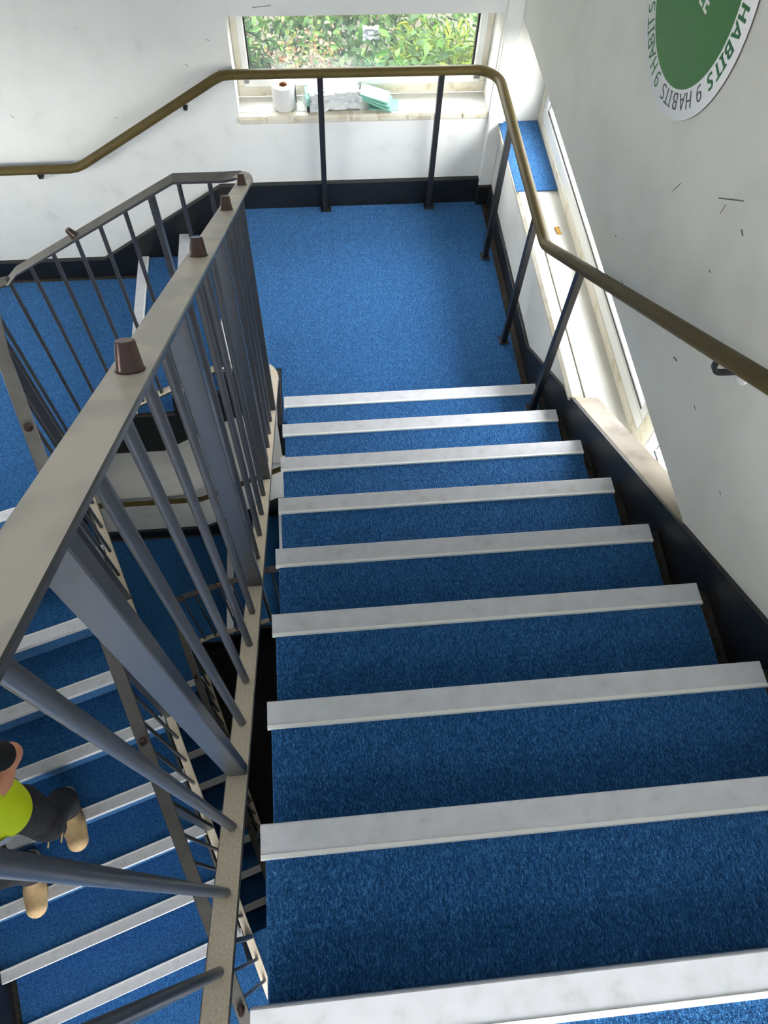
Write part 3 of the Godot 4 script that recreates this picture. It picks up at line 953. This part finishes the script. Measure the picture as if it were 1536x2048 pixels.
# ---------------------------------------------------------------- person: blended tapered capsules meshed with surface nets
func sdf_mesh(bones: Array, cell: float, k: float) -> SurfaceTool:
	var lo := Vector3.INF
	var hi := -Vector3.INF
	for b in bones:
		var r: float = maxf(b[2], b[3]) + cell * 3.0 + k
		for p in [b[0], b[1]]:
			lo = lo.min(p - Vector3.ONE * r)
			hi = hi.max(p + Vector3.ONE * r)
	var nx := int((hi.x - lo.x) / cell) + 2
	var ny := int((hi.y - lo.y) / cell) + 2
	var nz := int((hi.z - lo.z) / cell) + 2
	var f := PackedFloat32Array()
	f.resize(nx * ny * nz)
	f.fill(1.0)
	for b in bones:
		var A: Vector3 = b[0]
		var B: Vector3 = b[1]
		var ra: float = b[2]
		var rb: float = b[3]
		var r: float = maxf(ra, rb) + cell * 2.5 + k
		var l := (A.min(B) - Vector3.ONE * r - lo) / cell
		var h := (A.max(B) + Vector3.ONE * r - lo) / cell
		var ab := B - A
		var inv := 1.0 / maxf(ab.length_squared(), 1e-9)
		for z in range(maxi(int(l.z), 0), mini(int(h.z) + 1, nz)):
			for y in range(maxi(int(l.y), 0), mini(int(h.y) + 1, ny)):
				var row := (z * ny + y) * nx
				for x in range(maxi(int(l.x), 0), mini(int(h.x) + 1, nx)):
					var p := lo + Vector3(x, y, z) * cell
					var t := clampf((p - A).dot(ab) * inv, 0.0, 1.0)
					var d := p.distance_to(A + ab * t) - lerpf(ra, rb, t)
					var o := f[row + x]
					var hh := maxf(k - absf(d - o), 0.0) / k
					f[row + x] = minf(d, o) - hh * hh * k * 0.25
	var vid := {}
	var st := S()
	smooth_id += 1
	st.set_smooth_group(smooth_id)
	var off := [0, 1, nx, nx + 1, nx * ny, nx * ny + 1, nx * ny + nx, nx * ny + nx + 1]
	var cp := [Vector3(0, 0, 0), Vector3(1, 0, 0), Vector3(0, 1, 0), Vector3(1, 1, 0), Vector3(0, 0, 1), Vector3(1, 0, 1), Vector3(0, 1, 1), Vector3(1, 1, 1)]
	var edges := [[0, 1], [2, 3], [4, 5], [6, 7], [0, 2], [1, 3], [4, 6], [5, 7], [0, 4], [1, 5], [2, 6], [3, 7]]
	for z in nz - 1:
		for y in ny - 1:
			var row := (z * ny + y) * nx
			for x in nx - 1:
				var i := row + x
				var inside := 0
				for o in off:
					if f[i + o] < 0.0: inside += 1
				if inside == 0 or inside == 8: continue
				var sum := Vector3.ZERO
				var n := 0
				for e in edges:
					var fa := f[i + off[e[0]]]
					var fb := f[i + off[e[1]]]
					if (fa < 0.0) != (fb < 0.0):
						sum += cp[e[0]].lerp(cp[e[1]], fa / (fa - fb))
						n += 1
				vid[i] = lo + (Vector3(x, y, z) + sum / n) * cell
	var quad := func(a: int, b: int, c: int, d: int, out: Vector3) -> void:
		if vid.has(a) and vid.has(b) and vid.has(c) and vid.has(d):
			face(st, [vid[a], vid[b], vid[c]], out)
			face(st, [vid[a], vid[c], vid[d]], out)
	var sx := 1
	var sy := nx
	var sz := nx * ny
	for i in vid.keys():
		var s0 := f[i] < 0.0
		if s0 != (f[i + sx] < 0.0):
			quad.call(i, i - sy, i - sy - sz, i - sz, Vector3(1 if s0 else -1, 0, 0))
		if s0 != (f[i + sy] < 0.0):
			quad.call(i, i - sx, i - sx - sz, i - sz, Vector3(0, 1 if s0 else -1, 0))
		if s0 != (f[i + sz] < 0.0):
			quad.call(i, i - sx, i - sx - sy, i - sy, Vector3(0, 0, 1 if s0 else -1))
	return st

func person() -> void:
	# built in the frame of the lower flight: x = p, z = s (walking direction), y = world
	var o := thing("person", "person in yellow hi-vis vest, dark trousers and tan boots walking down the stairs", "person", Vector3.ZERO)
	o.rotation.y = TH
	var V := func(x: float, y: float, z: float) -> Vector3: return Vector3(x, y, z)
	var hipL := Vector3(-1.672, -0.40, 1.10)
	var hipR := Vector3(-1.845, -0.41, 1.11)
	var kneL := Vector3(-1.630, -0.80, 1.165)
	var kneR := Vector3(-1.885, -0.86, 1.28)
	var ankL := Vector3(-1.640, -1.20, 1.035)
	var ankR := Vector3(-1.915, -1.365, 1.232)
	var pel := Vector3(-1.755, -0.34, 1.10)
	var chest := Vector3(-1.755, 0.0, 1.13)
	var neck := Vector3(-1.755, 0.16, 1.10)
	var head := Vector3(-1.755, 0.33, 1.155)
	var shL := Vector3(-1.575, 0.085, 1.07)
	var shR := Vector3(-1.935, 0.085, 1.10)
	var elL := Vector3(-1.505, -0.155, 1.02)
	var wrL := Vector3(-1.660, -0.245, 1.205)
	var elR := Vector3(-2.01, -0.16, 1.08)
	var wrR := Vector3(-1.90, -0.24, 1.28)
	# body: one continuous figure
	var body := [[pel, chest, 0.12, 0.13], [chest, neck + Vector3(0, -0.05, 0), 0.13, 0.08], [neck, head, 0.052, 0.055], [chest + Vector3(0, 0.07, 0), shL, 0.07, 0.055], [chest + Vector3(0, 0.07, 0), shR, 0.07, 0.055],
		[pel, hipL, 0.1, 0.085], [pel, hipR, 0.1, 0.085], [hipL, kneL, 0.078, 0.055], [kneL, ankL, 0.054, 0.038], [hipR, kneR, 0.078, 0.055], [kneR, ankR, 0.054, 0.038],
		[shL, elL, 0.05, 0.041], [elL, elL.lerp(wrL, 0.4), 0.041, 0.042], [elL.lerp(wrL, 0.4), wrL, 0.042, 0.027], [shR, elR, 0.05, 0.041], [elR, wrR, 0.042, 0.027],
		[ankL, ankL + Vector3(0, -0.05, 0.12), 0.035, 0.03], [ankR, ankR + Vector3(0, -0.05, 0.12), 0.035, 0.03]]
	var b := obj("body", [sdf_mesh(body, 0.014, 0.03), M.skin], o)
	# head with face, in a finer grid
	var hd := [[head + Vector3(0, -0.01, -0.015), head + Vector3(0, 0.035, -0.01), 0.085, 0.084], [head + Vector3(0, -0.06, 0.035), head + Vector3(0, 0.0, 0.03), 0.05, 0.07], [head + Vector3(0, -0.02, 0.095), head + Vector3(0, -0.035, 0.112), 0.012, 0.016], [head + Vector3(-0.083, -0.01, 0.0), head + Vector3(-0.086, -0.035, 0.0), 0.016, 0.012], [head + Vector3(0.083, -0.01, 0.0), head + Vector3(0.086, -0.035, 0.0), 0.016, 0.012], [head + Vector3(-0.02, -0.075, 0.078), head + Vector3(0.02, -0.075, 0.078), 0.011, 0.011], [head + Vector3(0, -0.06, 0), neck, 0.05, 0.055]]
	var face_m := obj("head", [sdf_mesh(hd, 0.007, 0.018), M.skin], b)
	for x in [-0.032, 0.032]:
		var st := S()
		lathe(st, [Vector2(0, -0.009), Vector2(0.008, -0.005), Vector2(0.009, 0), Vector2(0.008, 0.005), Vector2(0, 0.009)], 10, Transform3D(Basis(), head + Vector3(x, 0.008, 0.093)))
		obj("eye", [st, M.eye], face_m)
	var hair := [[head + Vector3(0, 0.02, -0.035), head + Vector3(0, 0.055, -0.01), 0.088, 0.08], [head + Vector3(0, 0.07, 0.03), head + Vector3(0, 0.05, -0.05), 0.055, 0.07]]
	obj("hair", [sdf_mesh(hair, 0.009, 0.02), M.hair], b)
	# hands
	for q in [[wrL, (wrL - elL).normalized(), Vector3(-0.3, 0.1, 0.3), 1.0], [wrR, (wrR - elR).normalized(), Vector3(0.3, 0.1, 0.3), -1.0]]:
		var w: Vector3 = q[0]
		var d: Vector3 = q[1]
		var across: Vector3 = Vector3.UP.cross(d).normalized() * q[3]
		var down := d.cross(across).normalized()
		if down.y > 0: down = -down
		var fb := [[w, w + d * 0.05, 0.024, 0.026], [w + d * 0.05 + across * 0.02, w + d * 0.085 + across * 0.024, 0.02, 0.014], [w + d * 0.05 - across * 0.02, w + d * 0.085 - across * 0.024, 0.02, 0.014]]
		var len := [0.060, 0.072, 0.067, 0.052]
		for i in 4:
			var k0: Vector3 = w + d * 0.085 + across * (-0.030 + 0.020 * i)
			var k1: Vector3 = k0 + d * len[i] * 0.45 + down * 0.006
			var k2: Vector3 = k1 + (d * 0.55 + down * 0.8).normalized() * len[i] * 0.35
			var k3: Vector3 = k2 + (down - d * 0.1).normalized() * len[i] * 0.28
			fb.append([k0, k1, 0.0095, 0.0088]); fb.append([k1, k2, 0.0088, 0.008]); fb.append([k2, k3, 0.008, 0.007])
		var t0: Vector3 = w + d * 0.03 - across * 0.028
		fb.append([t0, t0 + (d - across * 0.8).normalized() * 0.035, 0.012, 0.010])
		fb.append([t0 + (d - across * 0.8).normalized() * 0.035, t0 + (d - across * 0.8).normalized() * 0.035 + (d + down * 0.5).normalized() * 0.028, 0.010, 0.008])
		obj("hand", [sdf_mesh(fb, 0.005, 0.008), M.skin], b)
	# black t-shirt: torso and short sleeves
	var up := 0.012
	var tee := [[pel + Vector3(0, 0.04, 0), chest, 0.128 + up, 0.135 + up], [chest, neck + Vector3(0, -0.06, 0), 0.135 + up, 0.07 + up], [chest + Vector3(0, 0.07, 0), shL, 0.078 + up, 0.058 + up], [chest + Vector3(0, 0.07, 0), shR, 0.078 + up, 0.058 + up], [shL, shL.lerp(elL, 0.76), 0.045 + up, 0.047 + up], [shR, shR.lerp(elR, 0.76), 0.045 + up, 0.047 + up]]
	obj("t_shirt", [sdf_mesh(tee, 0.013, 0.03), M.black_cloth], o)
	# vest, a shade wider, longer and loose at the hem
	var vest := [[pel + Vector3(-0.035, -0.04, 0.025), chest + Vector3(0, 0, 0.0), 0.145, 0.153], [pel + Vector3(0.045, -0.04, 0.02), chest, 0.142, 0.153], [Vector3(-1.652, -0.40, 1.155), Vector3(-1.675, -0.14, 1.09), 0.112, 0.105], [chest, chest + Vector3(-0.07, 0.10, -0.01), 0.15, 0.075], [chest, chest + Vector3(0.07, 0.10, -0.01), 0.15, 0.075]]
	obj("vest", [sdf_mesh(vest, 0.013, 0.03), M.hivis], o)
	# reflective band hugging the vest
	var band := S()
	for j in 14:
		var quad := []
		var am := 0.0
		for e in [[0, -0.43], [1, -0.43], [1, -0.365], [0, -0.365]]:
			var a: float = PI * (0.36 + 0.46 * (j + e[0]) / 14.0)
			am = a
			quad.append(Vector3(-1.715 + cos(a) * 0.185, e[1], 1.135 + sin(a) * 0.148))
		face(band, quad, Vector3(cos(am), 0, sin(am)))
	obj("reflective_band", [band, M.reflective], o)
	# trousers: loose, with a fold over the boots and a knee pocket
	var tr := [[pel, hipL, 0.115, 0.100], [pel, hipR, 0.115, 0.100], [hipL, kneL, 0.096, 0.080], [kneL, ankL + Vector3(0.0, 0.06, 0.0), 0.080, 0.074], [ankL + Vector3(0, 0.06, 0), ankL + Vector3(0.0, 0.01, 0.02), 0.074, 0.068], [hipR, kneR, 0.108, 0.080], [kneR, ankR + Vector3(0.0, 0.06, 0.0), 0.080, 0.074], [ankR + Vector3(0, 0.06, 0), ankR + Vector3(0, 0.0, 0.02), 0.074, 0.070],
		[hipL + Vector3(0.055, -0.16, 0.0), hipL + Vector3(0.062, -0.30, 0.03), 0.06, 0.05], [kneL + Vector3(0.02, 0.03, 0.045), kneL + Vector3(0.01, -0.10, 0.03), 0.055, 0.05]]
	var tro := obj("trousers", [sdf_mesh(tr, 0.013, 0.022), M.trouser], o)
	for q in [0.0, 1.0]:
		var st := S()
		box(st, Vector3(-0.003, -0.003, -0.028), Vector3(0.003, 0.003, 0.028), 0.001, Transform3D(Basis(Vector3.UP, -0.5) * Basis(Vector3.RIGHT, 0.5), kneL + Vector3(0.045 - 0.06 * q, -0.055, 0.084)))
		obj("stitch_bar", [st, M.stitch], tro)
	# boots
	for q in [[ankL, -1.29, 0.04], [ankR, -1.455, -0.06]]:
		var a: Vector3 = q[0]
		var floor_y: float = q[1]
		var dirv := Vector3(sin(q[2]), 0, cos(q[2]))
		var heel := Vector3(a.x, floor_y + 0.05, a.z - 0.055)
		var toe := heel + dirv * 0.245
		var fb := [[heel + Vector3(0, 0.085, 0.03), heel + Vector3(0, 0.01, 0.01), 0.048, 0.043], [heel, heel.lerp(toe, 0.62), 0.042, 0.044], [heel.lerp(toe, 0.3) + Vector3(0, 0.045, 0), heel.lerp(toe, 0.72) + Vector3(0, 0.012, 0), 0.042, 0.04], [heel.lerp(toe, 0.65), toe + Vector3(0, 0.004, 0), 0.047, 0.045], [heel.lerp(toe, 0.65) + Vector3(-0.012, 0, 0), toe + Vector3(-0.008, 0, -0.01), 0.042, 0.04], [heel.lerp(toe, 0.65) + Vector3(0.012, 0, 0), toe + Vector3(0.008, 0, -0.01), 0.042, 0.04]]
		var bt := obj("boot", [sdf_mesh(fb, 0.008, 0.02), M.boot], o)
		var so := S()
		var outline := PackedVector2Array()
		var side := Vector3(dirv.z, 0, -dirv.x)
		for k in 24:
			var w := TAU * k / 24.0
			var along := cos(w) * 0.148
			var half := 0.046 + 0.012 * clampf(along / 0.148, -1, 1)
			outline.append(Vector2(sin(w) * half * (1.0 if absf(cos(w)) < 0.9 else 0.98), along))
		prism(so, outline, Vector3(heel.x, floor_y + 0.001, heel.z) + dirv * 0.118, side, dirv, Vector3.UP, 0.026)
		obj("sole", [so, M.sole], bt)
		for k in 4:
			for s in [-1.0, 1.0]:
				var ey := S()
				var pos: Vector3 = heel.lerp(toe, 0.30 + 0.095 * k) + side * 0.017 * s + Vector3(0, 0.083 - 0.0095 * k, 0)
				lathe(ey, [Vector2(0.004, -0.006), Vector2(0.004, 0.0035), Vector2(0, 0.0045)], 8, Transform3D(Basis(), pos))
				obj("eyelet", [ey, M.stud], bt)

# ---------------------------------------------------------------- outside
func leaf_mesh(l: float, w: float, m: Material) -> ArrayMesh:
	var st := S()
	var p := [Vector3(0, 0, 0), Vector3(w, 0.12 * l, 0.35 * l), Vector3(w * 0.7, 0.05 * l, 0.7 * l), Vector3(0, -0.12 * l, l), Vector3(-w * 0.7, 0.05 * l, 0.7 * l), Vector3(-w, 0.12 * l, 0.35 * l)]
	var mid := Vector3(0, 0.0, 0.5 * l)
	for k in 6:
		face(st, [p[k], p[(k + 1) % 6], mid], Vector3.UP)
	st.generate_normals()
	var a := st.commit()
	a.surface_set_material(0, m)
	return a

func shrub(label: String, category: String, called: String, at: Vector3, rx: float, ry: float, count: int, leaf: ArrayMesh, tones: Array, droop: float, sd: int, spread := 1.0) -> void:
	var s := thing(called, label, category, at)
	var rng := RandomNumberGenerator.new()
	rng.seed = sd
	var stems := S()
	var tips := []
	for k in 26:
		var a := rng.randf() * TAU
		var rr := sqrt(rng.randf()) * rx * 0.85
		var tip := Vector3(cos(a) * rr, ry * (0.62 + 0.38 * rng.randf()) * (1.0 - 0.35 * (rr / rx) * (rr / rx)), sin(a) * rr)
		tips.append(tip)
		var base := Vector3(cos(a) * rr * 0.15, 0, sin(a) * rr * 0.15)
		tube(stems, [base, base.lerp(tip, 0.5) + Vector3(cos(a), 0, sin(a)) * 0.08, tip], 0.011, 5)
	obj("stem", [stems, M.bark], s)
	var mm := MultiMesh.new()
	mm.transform_format = MultiMesh.TRANSFORM_3D
	mm.use_colors = true
	mm.mesh = leaf
	mm.instance_count = count
	for i in count:
		var a := rng.randf() * TAU
		var el := asin(rng.randf_range(-0.2, 1.0))
		var rad := pow(rng.randf(), 0.4)
		var p := Vector3(cos(a) * cos(el) * rx * rad, ry * 0.5 + sin(el) * ry * 0.5 * rad, sin(a) * cos(el) * rx * rad)
		if rng.randf() < 0.55:
			p = tips[rng.randi() % tips.size()] + Vector3(rng.randfn(), rng.randfn() * 1.1, rng.randfn()) * 0.13 * spread
		var out := Vector3(p.x, 0.25, p.z).normalized()
		var yaw := atan2(out.x, out.z) + rng.randfn() * 0.9
		var b := Basis(Vector3.UP, yaw) * Basis(Vector3.RIGHT, droop + rng.randfn() * 0.45) * Basis(Vector3.BACK, rng.randfn() * 0.5)
		mm.set_instance_transform(i, Transform3D(b.scaled(Vector3.ONE * rng.randf_range(0.65, 1.25)), p))
		var c: Color = tones[rng.randi() % tones.size()]
		mm.set_instance_color(i, c.lightened(rng.randf() * 0.12).srgb_to_linear())
	var mi := MultiMeshInstance3D.new()
	mi.multimesh = mm
	mi.name = "foliage"
	mi.set_meta("kind", "stuff")
	s.add_child(mi, true)

func outside() -> void:
	M.bark = mat(Color(0.36, 0.30, 0.22), 0.9)
	var lm := mat(Color.WHITE, 0.85, 0.0, 0.15)
	lm.vertex_color_use_as_albedo = true
	lm.cull_mode = BaseMaterial3D.CULL_DISABLED
	lm.backlight_enabled = true
	lm.backlight = Color(0.05, 0.08, 0.015)
	var broad := leaf_mesh(0.12, 0.028, lm)
	var narrow := leaf_mesh(0.17, 0.013, lm)
	var small := leaf_mesh(0.06, 0.018, lm)
	var st := S()
	box(st, Vector3(-14, -4.3, -16), Vector3(14, -4.0, -1.77))
	box(st, Vector3(1.55, -4.3, -1.77), Vector3(14, -4.0, 8))
	box(st, Vector3(-14, -4.3, -1.77), Vector3(-3.3, -4.0, 8))
	box(st, Vector3(-3.3, -4.3, 5.0), Vector3(1.55, -4.0, 12))
	var gr := struct("ground", [st, M.soil])
	var g1 := [Color(0.091, 0.183, 0.049), Color(0.126, 0.224, 0.058), Color(0.161, 0.259, 0.078), Color(0.063, 0.133, 0.038)]
	var g2 := [Color(0.183, 0.274, 0.049), Color(0.259, 0.323, 0.063), Color(0.154, 0.239, 0.049), Color(0.309, 0.350, 0.087)]
	var g3 := [Color(0.098, 0.176, 0.063), Color(0.140, 0.224, 0.087), Color(0.070, 0.133, 0.054)]
	var g4 := [Color(0.324, 0.225, 0.160), Color(0.279, 0.198, 0.136), Color(0.378, 0.297, 0.208), Color(0.234, 0.252, 0.096), Color(0.162, 0.243, 0.080)]
	shrub("dark green shrub with long drooping narrow leaves at upper left of the window view", "shrub", "shrub", Vector3(-0.75, -4.0, -5.3), 0.75, 3.05, 4200, narrow, g3, 0.75, 1)
	shrub("low yellow-green shrub with fine leaves at lower left of the window view", "shrub", "shrub", Vector3(-0.15, -4.0, -3.9), 0.62, 3.12, 4200, small, g2, 0.2, 2)
	shrub("shrub with salmon pink dry leaves behind the glass, left of the centre", "shrub", "shrub", Vector3(0.15, -4.0, -5.9), 0.55, 2.55, 2600, small, g4, 0.3, 3)
	shrub("broad leaved mid green shrub in the middle of the window view", "shrub", "shrub", Vector3(1.05, -4.0, -4.4), 0.80, 3.08, 5200, broad, g1, 0.35, 4)
	shrub("bright yellow-green bamboo-like shrub with upright narrow leaves at right of the window view", "shrub", "shrub", Vector3(1.65, -4.0, -5.3), 0.85, 2.75, 4600, narrow, g2, -0.2, 5)
	shrub("mid green shrub with broad drooping leaves at far right of the window view", "shrub", "shrub", Vector3(2.35, -4.0, -4.3), 0.75, 3.05, 4200, broad, g1 + g2, 0.5, 6)
	shrub("wide dark hedge behind the other shrubs", "hedge", "hedge", Vector3(0.6, -4.0, -8.3), 2.8, 2.7, 9000, broad, g1 + g3, 0.3, 17, 3.0)
	var big := leaf_mesh(0.34, 0.10, lm)
	shrub("tall dense dark tree behind the hedge and the shrubs of the back window", "tree", "tree", Vector3(0.9, -4.0, -13.6), 2.3, 8.0, 2800, big, g1 + g3, 0.3, 8, 3.0)
	shrub("tall leafy tree standing outside the right window", "tree", "tree", Vector3(6.2, -4.0, -1.4), 2.2, 5.2, 2600, big, g1 + g3, 0.3, 9, 3.0)
	# grey plastic sheet caught in the shrubs
	var n := FastNoiseLite.new()
	n.seed = 12
	n.frequency = 9.0
	st = S()
	crumple(st, Vector3(0.085, 0.06, 0.04), n, 0.03)
	var o := obj("plastic_sheet", [st, mat(Color(0.30, 0.31, 0.32), 0.5)])
	o.position = Vector3(0.86, -1.17, -5.15)
	tag(o, "crumpled pale grey plastic sheet caught among the shrubs outside", "plastic sheet")

# ---------------------------------------------------------------- scene
func _ready() -> void:
	var cam := Camera3D.new()
	cam.name = "camera"
	cam.position = Vector3(0.1642, 2.9223, 2.0794)
	cam.rotation_degrees = Vector3(-61.768, -9.1816, 4.3819)
	cam.fov = rad_to_deg(2.0 * atan(1024.0 / 1486.97))
	cam.near = 0.02
	add_child(cam)
	var sky := ProceduralSkyMaterial.new()
	sky.sky_top_color = Color(0.97, 0.985, 1.0)
	sky.sky_horizon_color = Color(1.0, 0.99, 0.965)
	sky.ground_bottom_color = Color(0.45, 0.45, 0.40)
	sky.ground_horizon_color = Color(0.6, 0.62, 0.58)
	sky.sky_energy_multiplier = 3.5
	sky.ground_energy_multiplier = 1.3
	var env := Environment.new()
	env.background_mode = Environment.BG_SKY
	env.sky = Sky.new()
	env.sky.sky_material = sky
	env.tonemap_mode = Environment.TONE_MAPPER_LINEAR
	env.tonemap_exposure = 1.27
	env.sdfgi_enabled = true
	env.ssao_enabled = true
	env.ssil_enabled = true
	var we := WorldEnvironment.new()
	we.name = "world"
	we.environment = env
	add_child(we)
	make_materials()
	more_materials()
	ceiling_lamps()
	build_shell()
	for d in [0.0, -STOREY]:
		window_back(d)
		window_right(d)
	make_tread_meshes("main", 0.008, 1.160, 0.012, 1.203, GO, RISE, M.carpet)
	make_tread_meshes("winder", 0.318, 1.448, 0.305, 1.489, 0.27, 0.155, M.carpet_turned)
	make_tread_meshes("lower", 1.062, 2.222, 1.075, 2.26, 0.2725, 0.165, M.carpet_turned)
	make_tread_meshes("winder_edge", 0.318, 1.448, 0.320, 1.488, 0.046, 0.155, M.carpet_turned)
	make_tread_meshes("lower_edge", 1.062, 2.222, 1.075, 2.26, 0.046, 0.165, M.carpet_turned)
	main_flight(0.0, "main straight stair flight with blue carpet treads and metal nosings beside the grey wall")
	winder_flight(0.0, "short stair flight of three blue steps running along the back wall")
	lower_flight(0.0, "lower stair flight of blue carpet steps that the person is walking down")
	winder_flight(-STOREY, "short dark blue flight one storey below, seen through the stair well")
	lower_flight(-STOREY, "dark lower flight one storey below, its nosings seen through the narrow gap")
	balustrade(0.0, "grey painted steel balustrade with round bars and brown studs around the stair well")
	balustrade(-STOREY, "grey steel balustrade one storey below, glimpsed between the bars of the upper one")
	handrail(0.0, "olive brown handrail on black posts and brackets around the landing walls")
	handrail(-STOREY, "olive brown handrail on the white wall one storey below, seen between the bars")
	round_sign()
	sill_things()
	person()
	outside()

func ceiling_lamps() -> void:
	var glow := mat(Color(0.95, 0.95, 0.95), 0.5)
	glow.emission_enabled = true
	glow.emission = Color(1.0, 0.98, 0.95)
	glow.emission_energy_multiplier = 1.5
	for q in [[Vector3(0.3, Y1 - 0.001, 3.1), "white ceiling light panel over the upper floor behind the viewer", 0.25]]:
		var l := thing("ceiling_light", q[1], "ceiling light", q[0])
		var st := S()
		box(st, Vector3(-0.6, -0.07, -0.15), Vector3(0.6, 0.0, 0.15), 0.01)
		obj("housing", [st, M.upvc], l)
		st = S()
		box(st, Vector3(-0.57, -0.078, -0.12), Vector3(0.57, -0.0705, 0.12), 0.003)
		obj("diffuser", [st, glow], l)
		var a := AreaLight3D.new()
		a.name = "lamp_light"
		a.area_size = Vector2(1.1, 0.22)
		a.light_energy = q[2]
		a.light_color = Color(1.0, 0.97, 0.93)
		a.area_range = 20.0
		a.shadow_enabled = true
		l.add_child(a)
		a.position = Vector3(0, -0.085, 0)
		a.rotation_degrees = Vector3(-90, 0, 0)
